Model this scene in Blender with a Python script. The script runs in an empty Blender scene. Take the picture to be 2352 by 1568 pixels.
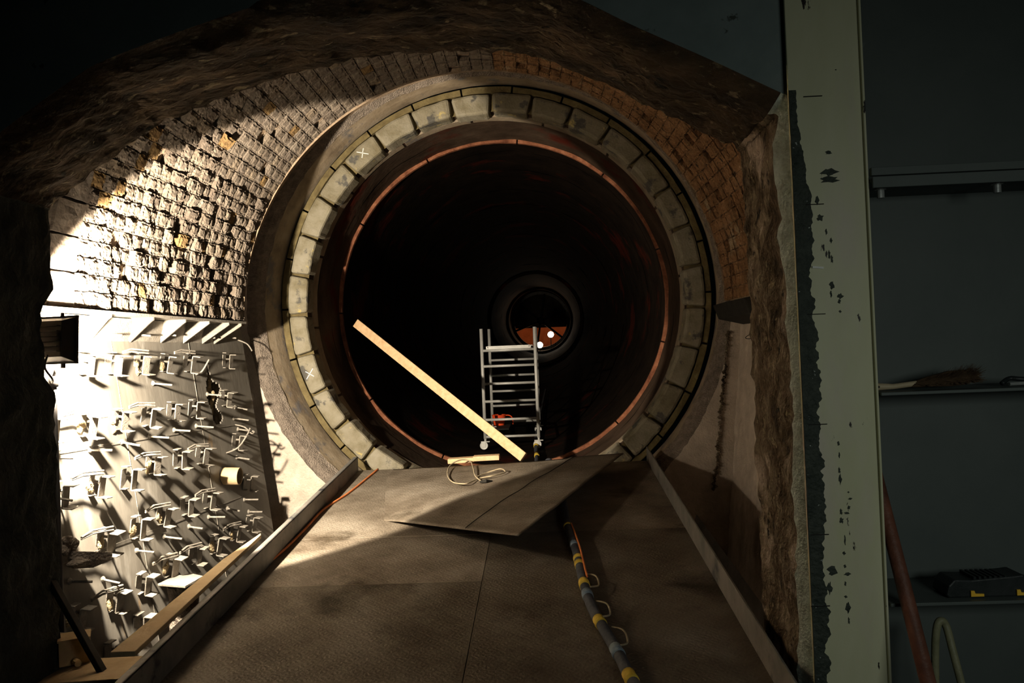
import bpy, math, random
from mathutils import Vector, Matrix, noise
S = bpy.context.scene
COL = S.collection
R = math.radians
random.seed(7)

# ------------------------------------------------------------------ camera
F, CX, CY = 1907.0, 1176.0, 784.0           # focal length and centre in pixels of the 2352x1568 frame
yc = Vector((74 / F, -26 / F, -1)).normalized()          # where the hall's long axis points, seen by the camera
zc = Vector((-math.sin(R(2.3)), math.cos(R(2.3)), 0)); zc = (zc - yc * zc.dot(yc)).normalized()
xc = yc.cross(zc)
M3 = Matrix((xc, yc, zc))                    # camera -> world
cam = bpy.data.objects.new('camera', bpy.data.cameras.new('camera')); COL.objects.link(cam)
cam.data.sensor_width = 36; cam.data.lens = F / 2352 * 36
cam.data.clip_start = 0.05; cam.data.clip_end = 300
cam.matrix_world = M3.to_4x4()
S.camera = cam

# ------------------------------------------------------------------ world, exposure, big lights
S.view_settings.view_transform = 'Standard'; S.view_settings.look = 'None'
S.view_settings.gamma = 1; S.view_settings.use_curve_mapping = False
S.view_settings.exposure = 0.0
w = bpy.data.worlds.new('world'); S.world = w; w.use_nodes = True
w.node_tree.nodes['Background'].inputs[0].default_value = (0.30, 0.5, 0.42, 1)
w.node_tree.nodes['Background'].inputs[1].default_value = 0.0008

def light(name, kind, loc, aim, energy, color, **kw):
    l = bpy.data.lights.new(name, kind); o = bpy.data.objects.new(name, l); COL.objects.link(o)
    o.location = loc; l.energy = energy; l.color = color
    if aim is not None:
        o.rotation_euler = (Vector(aim) - Vector(loc)).to_track_quat('-Z', 'Y').to_euler()
    for k, v in kw.items(): setattr(l, k, v)
    return o

LAMP = Vector((-3.00, 5.24, 0.20))
WARM = (1.0, 0.86, 0.66)
# the halogen floodlight just inside the opening: the reflector's beam and its wide spill
light('floodlight_beam', 'SPOT', LAMP, LAMP + Vector((-.49, .86, -.165)), 1950, WARM, spot_size=R(135), spot_blend=.06, shadow_soft_size=.045)
light('floodlight_spill', 'AREA', LAMP + Vector((0, .0, 0)), LAMP + Vector((.10, .95, -.10)), 34, WARM, shape='RECTANGLE', size=.20, size_y=.12)
# unseen cool fill added behind the camera to light column and front wall
light('hall_fill', 'AREA', (2.5, -.6, .35), (1.75, 4.4, -1.1), 10.0, (.93, 1.0, .90), shape='RECTANGLE', size=1.4, size_y=.8, spread=R(100))

# ------------------------------------------------------------------ helpers
def ray(u, v): return M3 @ Vector(((u - CX) / F, -(v - CY) / F, -1))
def P(u, v, d):                               # point at depth d behind a sight line
    r = ray(u, v); return r * (d / r.y)
def ramp_z(y): return -1.30 - .093 * (9.7 - y)
def on_ramp(u, v, h=0.0):
    r = ray(u, v)                             # r*t: z = ramp_z(y)+h
    t = (-1.30 - .093 * 9.7 + h) / (r.z - .093 * r.y); return r * t
def xl(z, y=7.0): return -3.45 + .13 * (.4 - z) + .023 * (y - 5.2)
def on_left(u, v, off=0.0):
    r = ray(u, v); t = (-3.45 + .13 * .4 - .023 * 5.2 + off) / (r.x + .13 * r.z - .023 * r.y); return r * t
def nz(p, s=1.0, seed=0): return noise.noise(Vector((p[0] * s + seed, p[1] * s - seed, p[2] * s + 2 * seed)))
def fnz(p, s=1.0, o=4): return noise.fractal(Vector(p) * s, 1.0, 2.0, o)

class MB:
    def __init__(self): self.v = []; self.f = []; self.m = []; self.a = []; self.cur = 0; self.tint = 0.5
    def add(self, vs, fs):
        b = len(self.v); self.v += [Vector(p) for p in vs]
        for f in fs: self.f.append([b + i for i in f]); self.m.append(self.cur); self.a.append(self.tint)
        return b
    def box(self, c, s, rot=None):
        c = Vector(c); hx, hy, hz = s[0] / 2, s[1] / 2, s[2] / 2
        vs = [Vector((x, y, z)) for x in (-hx, hx) for y in (-hy, hy) for z in (-hz, hz)]
        if rot is not None: vs = [rot @ p for p in vs]
        self.add([c + p for p in vs], [(0, 1, 3, 2), (4, 6, 7, 5), (0, 4, 5, 1), (2, 3, 7, 6), (0, 2, 6, 4), (1, 5, 7, 3)])
    def bar(self, a, b, w_, h_, up=(0, 0, 1)):
        a, b = Vector(a), Vector(b); d = (b - a); L = d.length; d.normalize()
        x = d.cross(Vector(up))
        if x.length < 1e-4: x = d.cross(Vector((1, 0, 0)))
        x.normalize(); z = x.cross(d)
        rot = Matrix((x, d, z)).transposed()
        self.box((a + b) / 2, (w_, L, h_), rot)
    def tube(self, pts, r, n=10, cap=True):
        pts = [Vector(p) for p in pts]; rs = r if isinstance(r, (list, tuple)) else [r] * len(pts)
        prev = None; vs = []; fs = []
        for i, p in enumerate(pts):
            t = (pts[min(i + 1, len(pts) - 1)] - pts[max(i - 1, 0)]).normalized()
            if prev is None:
                prev = t.cross(Vector((0, 0, 1)))
                if prev.length < .1: prev = t.cross(Vector((1, 0, 0)))
            x = (prev - t * prev.dot(t)).normalized(); prev = x; y = t.cross(x)
            for k in range(n):
                a = 2 * math.pi * k / n; vs.append(p + (x * math.cos(a) + y * math.sin(a)) * rs[i])
        for i in range(len(pts) - 1):
            for k in range(n):
                fs.append((i * n + k, i * n + (k + 1) % n, (i + 1) * n + (k + 1) % n, (i + 1) * n + k))
        if cap: fs.append(tuple(range(n - 1, -1, -1))); fs.append(tuple(range((len(pts) - 1) * n, len(pts) * n)))
        self.add(vs, fs)
    def grid(self, fn, nu, nv, keep=None):
        vs = [fn(i / nu, j / nv) for i in range(nu + 1) for j in range(nv + 1)]
        fs = [(i * (nv + 1) + j, (i + 1) * (nv + 1) + j, (i + 1) * (nv + 1) + j + 1, i * (nv + 1) + j + 1)
              for i in range(nu) for j in range(nv) if keep is None or keep((i + .5) / nu, (j + .5) / nv)]
        self.add(vs, fs)
    def slab(self, pts, n, t):                # polygon thickened along n
        pts = [Vector(p) for p in pts]; n = Vector(n).normalized() * t; k = len(pts)
        self.add(pts + [p + n for p in pts], [tuple(range(k - 1, -1, -1)), tuple(range(k, 2 * k))] + [(i, (i + 1) % k, k + (i + 1) % k, k + i) for i in range(k)])
    def lathe(self, c, axis, prof, n=24):     # prof: (distance along axis, radius)
        axis = Vector(axis).normalized(); c = Vector(c); x = axis.cross(Vector((0, 0, 1)))
        if x.length < .1: x = axis.cross(Vector((1, 0, 0)))
        x.normalize(); y = axis.cross(x)
        vs = [c + axis * h + (x * math.cos(2 * math.pi * k / n) + y * math.sin(2 * math.pi * k / n)) * r for h, r in prof for k in range(n)]
        self.add(vs, [(i * n + k, i * n + (k + 1) % n, (i + 1) * n + (k + 1) % n, (i + 1) * n + k) for i in range(len(prof) - 1) for k in range(n)])
    def build(self, name, mats, parent=None, smooth=False, bevel=0, origin=None, solid=0):
        me = bpy.data.meshes.new(name)
        o = bpy.data.objects.new(name, me); COL.objects.link(o)
        off = Vector((0, 0, 0))
        if parent is not None:
            q = parent
            while q is not None: off += q.location; q = q.parent
            o.parent = parent
        elif origin is not None: off = Vector(origin); o.location = off
        elif origin is None and self.v:
            lo = [min(p[i] for p in self.v) for i in range(3)]; hi = [max(p[i] for p in self.v) for i in range(3)]
            off = Vector(((lo[0] + hi[0]) / 2, (lo[1] + hi[1]) / 2, lo[2])); o.location = off
        me.from_pydata([p - off for p in self.v], [], self.f)
        if not isinstance(mats, (list, tuple)): mats = [mats]
        for m in mats: me.materials.append(m)
        at = me.attributes.new('tint', 'FLOAT', 'FACE')
        for i, pl in enumerate(me.polygons):
            pl.material_index = self.m[i]; pl.use_smooth = smooth; at.data[i].value = self.a[i]
        me.update()
        if solid:
            md = o.modifiers.new('thickness', 'SOLIDIFY'); md.thickness = abs(solid); md.offset = 1 if solid > 0 else -1
        if bevel:
            md = o.modifiers.new('edges', 'BEVEL'); md.width = bevel; md.segments = 2; md.limit_method = 'ANGLE'; md.angle_limit = R(40)
        return o

def blob(b, c, r, amp, sc, n=12):
    def fn(u, v):
        a = 2 * math.pi * u; t = math.pi * v
        d = Vector((math.cos(a) * math.sin(t), math.sin(a) * math.sin(t), math.cos(t)))
        k = 1 + amp * fnz(Vector(c) + d * .05, sc, 3)
        return Vector(c) + Vector((d.x * r[0], d.y * r[1], d.z * r[2])) * k
    b.grid(fn, n, n)
def tag(o, label=None, cat=None, group=None, kind=None):
    if label: o['label'] = label
    if cat: o['category'] = cat
    if group: o['group'] = group
    if kind: o['kind'] = kind
    return o
def empty(name, loc, label, cat, group=None):
    o = bpy.data.objects.new(name, None); COL.objects.link(o); o.location = loc; o.empty_display_size = .1
    return tag(o, label, cat, group)
def spline(pts, n=8):
    pts = [Vector(p) for p in pts]; out = []
    for i in range(len(pts) - 1):
        a = pts[max(i - 1, 0)]; b = pts[i]; c = pts[i + 1]; d = pts[min(i + 2, len(pts) - 1)]
        for k in range(n):
            t = k / n
            out.append(.5 * ((2 * b) + (c - a) * t + (2 * a - 5 * b + 4 * c - d) * t * t + (3 * b - a - 3 * c + d) * t ** 3))
    out.append(pts[-1]); return out

# ------------------------------------------------------------------ materials
def mat(name, stops, scale=4, rough=.85, metal=0, bump=.3, bscale=30, detail=8, stretch=(1, 1, 1), tint=0, fine=None, spec=.3, emis=None, bdist=.02, tread=False):
    m = bpy.data.materials.new(name); m.use_nodes = True; nt = m.node_tree; N = nt.nodes; L = nt.links
    b = N['Principled BSDF']; b.inputs['Roughness'].default_value = rough; b.inputs['Metallic'].default_value = metal
    b.inputs['Specular IOR Level'].default_value = spec
    if emis:
        b.inputs['Emission Color'].default_value = (*emis[0], 1); b.inputs['Emission Strength'].default_value = emis[1]
    tc = N.new('ShaderNodeTexCoord'); mp = N.new('ShaderNodeMapping'); mp.inputs['Scale'].default_value = stretch
    L.new(tc.outputs['Object'], mp.inputs[0])
    n1 = N.new('ShaderNodeTexNoise'); n1.inputs['Scale'].default_value = scale; n1.inputs['Detail'].default_value = detail; n1.inputs['Roughness'].default_value = .62
    L.new(mp.outputs[0], n1.inputs[0])
    cr = N.new('ShaderNodeValToRGB'); e = cr.color_ramp.elements
    while len(e) < len(stops): e.new(.5)
    for el, (p, c) in zip(e, stops): el.position = p; el.color = (*c, 1)
    L.new(n1.outputs[0], cr.inputs[0]); out = cr.outputs[0]
    if tint:
        at = N.new('ShaderNodeAttribute'); at.attribute_name = 'tint'
        c2 = N.new('ShaderNodeValToRGB'); q = c2.color_ramp.elements
        tl = tint
        while len(q) < len(tl): q.new(.5)
        for el, (p, c) in zip(q, tl): el.position = p; el.color = (*c, 1)
        L.new(at.outputs['Fac'], c2.inputs[0])
        mx = N.new('ShaderNodeMix'); mx.data_type = 'RGBA'; mx.blend_type = 'MULTIPLY'; mx.inputs[0].default_value = 1
        L.new(out, mx.inputs[6]); L.new(c2.outputs[0], mx.inputs[7]); out = mx.outputs[2]
    if fine:                                   # (scale, threshold, softness, colour): flecks or blotches of their own colour
        for sc, th, so, col in fine:
            n3 = N.new('ShaderNodeTexNoise'); n3.inputs['Scale'].default_value = sc; n3.inputs['Detail'].default_value = 6; n3.inputs['Roughness'].default_value = .6
            va = N.new('ShaderNodeVectorMath'); va.operation = 'ADD'; va.inputs[1].default_value = (sc * 1.37, th * 9, so * 31)
            L.new(mp.outputs[0], va.inputs[0]); L.new(va.outputs[0], n3.inputs[0])
            mr = N.new('ShaderNodeMapRange'); mr.inputs[1].default_value = th; mr.inputs[2].default_value = th + so
            L.new(n3.outputs[0], mr.inputs[0])
            mx = N.new('ShaderNodeMix'); mx.data_type = 'RGBA'; mx.inputs[7].default_value = (*col, 1)
            L.new(mr.outputs[0], mx.inputs[0]); L.new(out, mx.inputs[6]); out = mx.outputs[2]
    L.new(out, b.inputs['Base Color'])
    if bump:
        n2 = N.new('ShaderNodeTexNoise'); n2.inputs['Scale'].default_value = bscale; n2.inputs['Detail'].default_value = 6
        L.new(mp.outputs[0], n2.inputs[0]); h = n2.outputs[0]
        bp = N.new('ShaderNodeBump'); bp.inputs['Strength'].default_value = bump; bp.inputs['Distance'].default_value = bdist
        L.new(h, bp.inputs['Height']); nrm = bp.outputs[0]
        if tread:                              # raised lozenges of tread plate
            hs = []
            for ang in (R(45), R(-45)):
                mp2 = N.new('ShaderNodeMapping'); mp2.inputs['Rotation'].default_value = (0, 0, ang); L.new(tc.outputs['Object'], mp2.inputs[0])
                wv = N.new('ShaderNodeTexWave'); wv.inputs['Scale'].default_value = 10; wv.wave_profile = 'SIN'; L.new(mp2.outputs[0], wv.inputs[0])
                mp3 = N.new('ShaderNodeMapping'); mp3.inputs['Rotation'].default_value = (0, 0, ang + R(90)); L.new(tc.outputs['Object'], mp3.inputs[0])
                w2 = N.new('ShaderNodeTexWave'); w2.inputs['Scale'].default_value = 4.2; w2.wave_profile = 'SIN'; L.new(mp3.outputs[0], w2.inputs[0])
                mu = N.new('ShaderNodeMath'); mu.operation = 'MULTIPLY'; L.new(wv.outputs['Fac'], mu.inputs[0]); L.new(w2.outputs['Fac'], mu.inputs[1]); hs.append(mu)
            mxm = N.new('ShaderNodeMath'); mxm.operation = 'MAXIMUM'; L.new(hs[0].outputs[0], mxm.inputs[0]); L.new(hs[1].outputs[0], mxm.inputs[1])
            b2 = N.new('ShaderNodeBump'); b2.inputs['Strength'].default_value = .5; b2.inputs['Distance'].default_value = .004
            L.new(mxm.outputs[0], b2.inputs['Height']); L.new(nrm, b2.inputs['Normal']); nrm = b2.outputs[0]
        L.new(nrm, b.inputs['Normal'])
    return m

brick_tint = [(0, (.74, .72, .72)), (.35, (.9, .88, .86)), (.7, (1, 1, 1)), (.93, (1.0, .95, .85)), (.95, (1.0, .78, .42)), (1, (1.0, .72, .34))]
M = dict(
    rustbrick=mat('rusty_vault_lining', [(.3, (.10, .05, .02)), (.5, (.22, .115, .05)), (.75, (.30, .17, .09))], 5, .95, bump=.9, bscale=30, bdist=.03, stretch=(1, 1, .7), tint=[(0, (.8, .8, .8)), (1, (1, 1, 1))],
                  fine=[(12, .62, .05, (.03, .018, .01)), (2, .60, .08, (.26, .20, .13))]),
    darksoffit=mat('dark_arch_soffit', [(.3, (.008, .005, .003)), (.5, (.035, .021, .010)), (.68, (.075, .048, .026)), (.85, (.18, .13, .085))], 5, .95, bump=1, bscale=26, bdist=.05, stretch=(.5, 1, 1),  # arch underside, darker brown than the castable of the right jamb
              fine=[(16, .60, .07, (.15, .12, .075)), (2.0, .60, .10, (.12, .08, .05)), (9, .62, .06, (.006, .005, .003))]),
    jamb=mat('dark_jamb_concrete', [(.3, (.02, .025, .022)), (.6, (.05, .055, .048)), (.8, (.09, .09, .08))], 4, .95, bump=.8, bscale=30, bdist=.03),
    deep=mat('shaded_kiln_lining', [(.3, (.006, .004, .003)), (.6, (.014, .009, .006)), (.8, (.022, .014, .009))], 2.2, .8, bump=.5, bscale=9, spec=.05,  # lining copy darkened: the drum's unlit depth is put into the colour
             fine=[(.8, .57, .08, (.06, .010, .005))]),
    brick=mat('vault_brick', [(.3, (.105, .080, .060)), (.5, (.155, .126, .100)), (.75, (.21, .177, .143))], 7, .95, bump=.7, bscale=34, tint=brick_tint, bdist=.014),
    mortar=mat('vault_mortar', [(.3, (.20, .14, .09)), (.7, (.36, .27, .19))], 9, .95, bump=.6),
    soffit=mat('rough_castable', [(.3, (.02, .012, .006)), (.44, (.09, .062, .036)), (.58, (.20, .155, .105)), (.75, (.42, .35, .28))], 7, .95, bump=1, bscale=48, bdist=.035, stretch=(1, 1, .75),
               fine=[(2.6, .535, .09, (.46, .37, .30)), (14, .60, .08, (.30, .25, .16)), (9, .62, .06, (.012, .010, .006))]),
    rim=mat('pale_rim', [(.3, (.34, .39, .33)), (.6, (.66, .76, .70)), (.8, (.78, .88, .83))], 12, .9, bump=.9, bscale=60),
    green=mat('grey_green_paint', [(.3, (.15, .19, .185)), (.6, (.20, .245, .24)), (.8, (.25, .28, .25))], 2.2, .6, bump=.15, bscale=8,
              fine=[(6, .66, .03, (.05, .06, .05)), (3, .64, .06, (.14, .16, .10))]),
    cream=mat('peeling_cream_paint', [(.3, (.52, .52, .32)), (.55, (.62, .61, .42)), (.8, (.64, .56, .50))], 1.6, .55, bump=.2, bscale=12, stretch=(1, 1, .35),
              fine=[(1.1, .52, .14, (.60, .52, .47)), (9, .655, .015, (.02, .015, .012))]),
    bare=mat('dark_bare_steel', [(.3, (.022, .03, .024)), (.7, (.06, .07, .055))], 18, .6, bump=.7, bscale=50, fine=[(40, .68, .03, (.45, .48, .45))]),
    niche=mat('grey_panel_paint', [(.3, (.075, .092, .088)), (.7, (.105, .122, .114))], 1.2, .55, bump=.1, bscale=5),
    panel=mat('dusty_steel_plate', [(.3, (.105, .093, .077)), (.55, (.155, .141, .120)), (.8, (.195, .18, .157))], 2.4, .7, bump=.12, bscale=20, stretch=(1, 1, .4),
              fine=[(1.6, .60, .10, (.30, .285, .26)), (4, .66, .05, (.24, .17, .10))]),
    anchor=mat('dusty_anchor_steel', [(.3, (.17, .15, .125)), (.7, (.26, .235, .20))], 25, .8, bump=.3, bscale=80),
    wool=mat('yellow_insulation', [(.3, (.26, .19, .10)), (.7, (.46, .36, .22))], 40, 1, bump=1, bscale=90),
    endwall=mat('cast_end_wall', [(.3, (.44, .37, .30)), (.6, (.62, .53, .44)), (.8, (.72, .64, .55))], 6, .95, bump=.7, bscale=50),
    rubble=mat('broken_rim', [(.3, (.17, .135, .11)), (.7, (.32, .265, .215))], 14, .95, bump=1, bscale=60, bdist=.04),
    throat=mat('smoky_throat_lining', [(.3, (.15, .11, .075)), (.5, (.26, .205, .14)), (.75, (.35, .29, .22))], 3, .8, bump=.25, bscale=25,
               fine=[(3, .58, .08, (.13, .12, .12))]),
    block=mat('nose_ring_casting', [(.3, (.17, .145, .09)), (.5, (.25, .225, .165)), (.75, (.31, .285, .23))], 5, .85, bump=.35, bscale=45, tint=[(0, (.8, .78, .72)), (1, (1, 1, 1))],
              fine=[(3.4, .56, .05, (.09, .085, .075)), (6, .64, .05, (.42, .34, .14))]),
    yellow=mat('sulphur_stained_band', [(.3, (.08, .058, .025)), (.6, (.16, .125, .055)), (.8, (.28, .23, .12))], 7, .85, bump=.4),
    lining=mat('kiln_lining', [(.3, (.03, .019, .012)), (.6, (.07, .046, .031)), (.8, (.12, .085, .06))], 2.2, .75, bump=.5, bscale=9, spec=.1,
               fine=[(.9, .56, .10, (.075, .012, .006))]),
    rust=mat('rusted_ring', [(.3, (.12, .038, .018)), (.55, (.27, .10, .048)), (.8, (.46, .21, .115))], 8, .8, bump=.4),
    black=mat('sooty_black', [(.3, (.006, .006, .005)), (.7, (.02, .018, .014))], 6, .8, bump=.2),
    ramp=mat('ramp_tread_plate', [(.3, (.085, .062, .042)), (.5, (.20, .165, .125)), (.72, (.33, .285, .23))], 1.7, .6, metal=.15, bump=.35, bscale=60, tread=True,
             fine=[(1.1, .58, .10, (.055, .04, .024)), (26, .72, .03, (.42, .38, .32))]),
    ramp2=mat('dirty_shaded_ramp_plate', [(.3, (.058, .043, .029)), (.5, (.125, .102, .075)), (.72, (.20, .175, .14))], 1.7, .6, metal=.15, bump=.35, bscale=60, tread=True,  # near plates: dirt and the shade beyond the lamp beam put into the colour
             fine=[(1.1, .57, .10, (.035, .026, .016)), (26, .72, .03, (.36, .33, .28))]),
    flap=mat('bent_tread_plate', [(.3, (.11, .075, .05)), (.5, (.21, .155, .11)), (.72, (.29, .225, .17))], 2.4, .6, metal=.15, bump=.35, bscale=60, tread=True),
    kerb=mat('kerb_steel', [(.3, (.12, .12, .11)), (.55, (.22, .20, .18)), (.8, (.32, .29, .25))], 3, .6, metal=.1, bump=.25, bscale=20, fine=[(2.2, .6, .06, (.05, .05, .055))]),
    wood=mat('sawn_pine', [(.3, (.66, .42, .22)), (.55, (.80, .55, .32)), (.8, (.86, .64, .40))], 2, .75, bump=.15, bscale=12, stretch=(8, 8, 8)),
    board=mat('dusty_board', [(.3, (.40, .28, .15)), (.7, (.56, .42, .25))], 4, .85, bump=.3),
    alu=mat('scaffold_aluminium', [(.3, (.52, .52, .50)), (.7, (.66, .66, .63))], 8, .5, metal=.25, bump=.1),
    orange=mat('orange_cable', [(.3, (.62, .17, .05)), (.7, (.80, .27, .09))], 8, .6, bump=0),
    red=mat('red_plastic', [(.3, (.80, .07, .02)), (.7, (.95, .11, .03))], 4, .4, bump=0),
    hose=mat('black_hose', [(.3, (.03, .035, .045)), (.7, (.09, .095, .11))], 10, .6, bump=.3),
    ytape=mat('yellow_tape', [(.3, (.60, .40, .04)), (.7, (.88, .64, .10))], 20, .6, bump=.3),
    btape=mat('pale_blue_tape', [(.3, (.10, .16, .24)), (.7, (.30, .36, .40))], 18, .6, bump=.3),
    rope=mat('fawn_cord', [(.3, (.30, .24, .15)), (.7, (.46, .38, .26))], 20, .9, bump=.4),
    lampblack=mat('lamp_housing', [(.3, (.012, .010, .010)), (.7, (.03, .026, .024))], 8, .6, metal=.0, bump=0),
    glass=mat('lamp_glass', [(.3, (.9, .8, .65)), (.7, (1, .9, .75))], 2, .2, bump=0, emis=((1, .82, .6), 40)),
    farlamp=mat('far_lamp_glass', [(.3, (1, .9, .75)), (.7, (1, .95, .85))], 2, .2, bump=0, emis=((1, .86, .66), 14)),
    pipe=mat('rusty_pipe', [(.3, (.09, .035, .022)), (.7, (.20, .075, .045))], 8, .55, bump=.3),
    olive=mat('olive_bar', [(.3, (.16, .16, .09)), (.7, (.26, .25, .15))], 8, .5, bump=.2),
    bristle=mat('brown_bristle', [(.3, (.04, .022, .012)), (.7, (.10, .06, .03))], 20, .9, bump=0),
    handle=mat('pale_wood_handle', [(.3, (.40, .32, .20)), (.7, (.52, .43, .29))], 10, .5, bump=.1),
    case=mat('black_plastic', [(.3, (.010, .014, .014)), (.7, (.03, .035, .035))], 8, .45, bump=.1),
    latch=mat('yellow_latch', [(.3, (.85, .48, .03)), (.7, (.95, .58, .06))], 5, .4, bump=0),
    chalk=mat('white_chalk', [(.3, (.75, .75, .72)), (.7, (.9, .9, .86))], 30, .9, bump=0),
    bolt=mat('zinc_bolt', [(.3, (.25, .27, .27)), (.7, (.45, .46, .44))], 20, .45, metal=.4, bump=.1),
    pit=mat('pit_concrete', [(.3, (.03, .025, .018)), (.7, (.08, .065, .05))], 2, .9, bump=.5),
    copper=mat('preheater_brick', [(.3, (.40, .16, .06)), (.7, (.62, .28, .12))], 1.2, .8, bump=.4, bscale=3),
)

# ------------------------------------------------------------------ front wall with the arched opening
Y0, Y1 = 4.20, 5.00
arch = spline([(-3.03, 0, 1.0), (-2.88, 0, 1.13), (-2.39, 0, 1.456), (-2.15, 0, 1.575), (-1.44, 0, 1.786), (-1.02, 0, 1.85), (-.655, 0, 1.862), (-.25, 0, 1.85),
               (.11, 0, 1.77), (.507, 0, 1.56), (.859, 0, 1.38), (1.10, 0, 1.25), (1.25, 0, 1.17)], 10)
outl = [Vector((-3.03, 0, -3.4 + 4.4 * i / 90)) for i in range(90)] + arch + [Vector((1.25, 0, 1.17 - 4.57 * i / 95)) for i in range(1, 96)]
nrm = []
for i, p in enumerate(outl):
    t = (outl[min(i + 1, len(outl) - 1)] - outl[max(i - 1, 0)]).normalized(); nrm.append(Vector((-t.z, 0, t.x)))   # points out of the opening, into the wall
b = MB(); no = len(outl); nd = 20
def sof(i, j):
    p = outl[i]; v = j / nd; y = Y0 + (Y1 - Y0) * v
    q = Vector((p.x, y, p.z))
    amp = .035 if 0 < j < nd else .02
    d = amp * fnz((q.x, q.y * .9, q.z), 3.2, 5) + .02 * nz(q, 14) + .010 * nz(q, 31) - .012
    if j == 0: d = .072 if i > 130 else .05
    if j == 1: d = .030 + .012 * nz(q, 20)
    if j == 2: d = .004 + .012 * nz(q, 17)
    d -= .05 * math.sin(math.pi * v) ** 2 * max(0, nz(q, 1.7, 3))
    q = q + nrm[i] * d
    if i < 92 and -.12 < p.z < .50: q.x -= .065 * v * min(1, (p.z + .12) * 12, (.50 - p.z) * 12)
    if j in (0,): q.y = Y0
    return q
b.add([sof(i, j) for i in range(no) for j in range(nd + 1)], [])
for i in range(no - 1):
    for j in range(nd):
        b.f.append([i * (nd + 1) + j, (i + 1) * (nd + 1) + j, (i + 1) * (nd + 1) + j + 1, i * (nd + 1) + j + 1])
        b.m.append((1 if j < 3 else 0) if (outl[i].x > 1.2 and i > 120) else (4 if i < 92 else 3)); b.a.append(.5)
# front face and back face out to the edges of the wall
for jj, yy in ((0, Y0), (nd, Y1)):
    base = [sof(i, jj) for i in range(no)]
    outer = []
    for i, p in enumerate(outl):
        if i < 90: outer.append(Vector((-6.5, yy, p.z)))
        elif i < 90 + len(arch): outer.append(Vector((-6.5 + (i - 90) / (len(arch) - 1) * (6.5 + 3.2), yy, 4.6)))
        else: outer.append(Vector((3.2, yy, p.z)))
    if jj == 0:      # in front, right of the jamb is the steel column: stop just behind it
        outer = [Vector((min(q.x, 1.45), q.y, q.z)) for q in outer]
    k0 = b.add(base + outer, [])
    for i in range(no - 1):
        if (i == 89 or i == 90 + len(arch) - 1): pass
        b.f.append([k0 + i, k0 + i + 1, k0 + no + i + 1, k0 + no + i]); b.m.append(2 if jj == 0 else 0); b.a.append(.5)
b.cur = 2
b.add([(-6.5, Y0, 1.0), (-6.5, Y0, 4.6), (-3.08, Y0, 1.0)], [(0, 1, 2)])
b.build('wall_front', [M['soffit'], M['rim'], M['green'], M['darksoffit'], M['jamb']], smooth=True)['kind'] = 'structure'

# ------------------------------------------------------------------ brick vault (ceiling of the firing hood)
VX, VZ, VE = -.62, .45, 8.42
def vr(y): return 2.74 - .083 * (y - 5.0)
b = MB()
b.cur = 1
b.grid(lambda u, v: Vector((VX + (vr(Y1 + (VE - Y1) * v) + .05) * math.cos(math.pi * u), Y1 + (VE - Y1) * v, VZ + (vr(Y1 + (VE - Y1) * v) + .05) * math.sin(math.pi * u))), 90, 20)
b.grid(lambda u, v: Vector((-.62 + 2.86 * math.cos(math.pi * u), VE - .3 + (9.62 - VE + .3) * v, .45 + 2.86 * math.sin(math.pi * u))), 90, 10)
b.grid(lambda u, v: Vector((VX + (vr(VE) - .01 + .45 * v) * math.cos(math.pi * u), VE, VZ + (vr(VE) - .01 + .45 * v) * math.sin(math.pi * u))), 90, 2)
b.cur = 0
rnd = random.Random(3)
def put_brick(a0, a1, y0, y1, n, flat=False, ring=None):
    mid = ((a0 + a1) / 2, (y0 + y1) / 2)
    VR = vr(mid[1]); q = Vector((VX + VR * math.cos(mid[0]), mid[1], VZ + VR * math.sin(mid[0])))
    b.cur = 0 if mid[0] > R(80) + .25 * nz(q, .8) else 2; deep = -.04 if b.cur == 0 else -.004
    left = mid[0] > math.pi * .5
    rough = (1.0 if left else .45) * (.35 if mid[0] > R(88) and mid[0] < R(150) and mid[1] > 7.2 else 1)
    low = max(0, (mid[0] - R(160)) / R(20))
    if flat: rough *= .35
    h = rnd.uniform(-.006, .026) * rough + .018 * (nz(q, 1.1) + .3) * rough
    if ring is not None: h += ring_h[ring] * rough
    sheared = (not flat) and rnd.random() < .18
    miss = rnd.random() < (.045 if not flat else .03) * (rough > .3)
    if miss: h = -.05
    b.tint = rnd.random() * .93 if rnd.random() > .035 else .97
    if not left: b.tint = rnd.uniform(.0, .4)
    g = .004; gy = .005
    tilt = rnd.uniform(-.10, .10) * rough; tilt2 = rnd.uniform(-.09, .09) * rough
    L = (a1 - a0) * VR
    if sheared: tilt *= 2.5; tilt2 *= 2.5
    def fn(u, v):
        ang = a0 + (a1 - a0) * u; y = y0 + (y1 - y0) * v
        edge = min(u, 1 - u, v, 1 - v)
        j = g / L
        ang += (j if u < .01 else -j if u > .99 else 0) * (a1 - a0) + rnd.uniform(-.002, .002)
        y += (gy if v < .01 else -gy if v > .99 else 0) + rnd.uniform(-.003, .003)
        p = Vector((VX + VR * math.cos(ang), y, VZ + VR * math.sin(ang)))
        if edge < .01: hh = deep
        else:
            hh = h + (u - .5) * tilt * L + (v - .5) * tilt2 * (y1 - y0)
            hh += (.0055 + .010 * low) * rough * (.25 if sheared else 1) * fnz((p[0], p[1], p[2] * (1 - .6 * low)), 24 if not flat else 6, 3) + .003 * rough * nz(p, 60)
            if edge < 1.5 / n: hh -= .006 + rnd.uniform(0, .012) * rough
        rr = vr(y) - hh
        return Vector((VX + rr * math.cos(ang), y, VZ + rr * math.sin(ang)))
    us = [0, .04] + [.04 + .92 * k / (n - 1) for k in range(1, n)] + [1]
    nn = len(us) - 1
    vs = [fn(x, z) for x in us for z in us]
    b.add(vs, [(i * (nn + 1) + j, (i + 1) * (nn + 1) + j, (i + 1) * (nn + 1) + j + 1, i * (nn + 1) + j + 1) for i in range(nn) for j in range(nn)])
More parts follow.
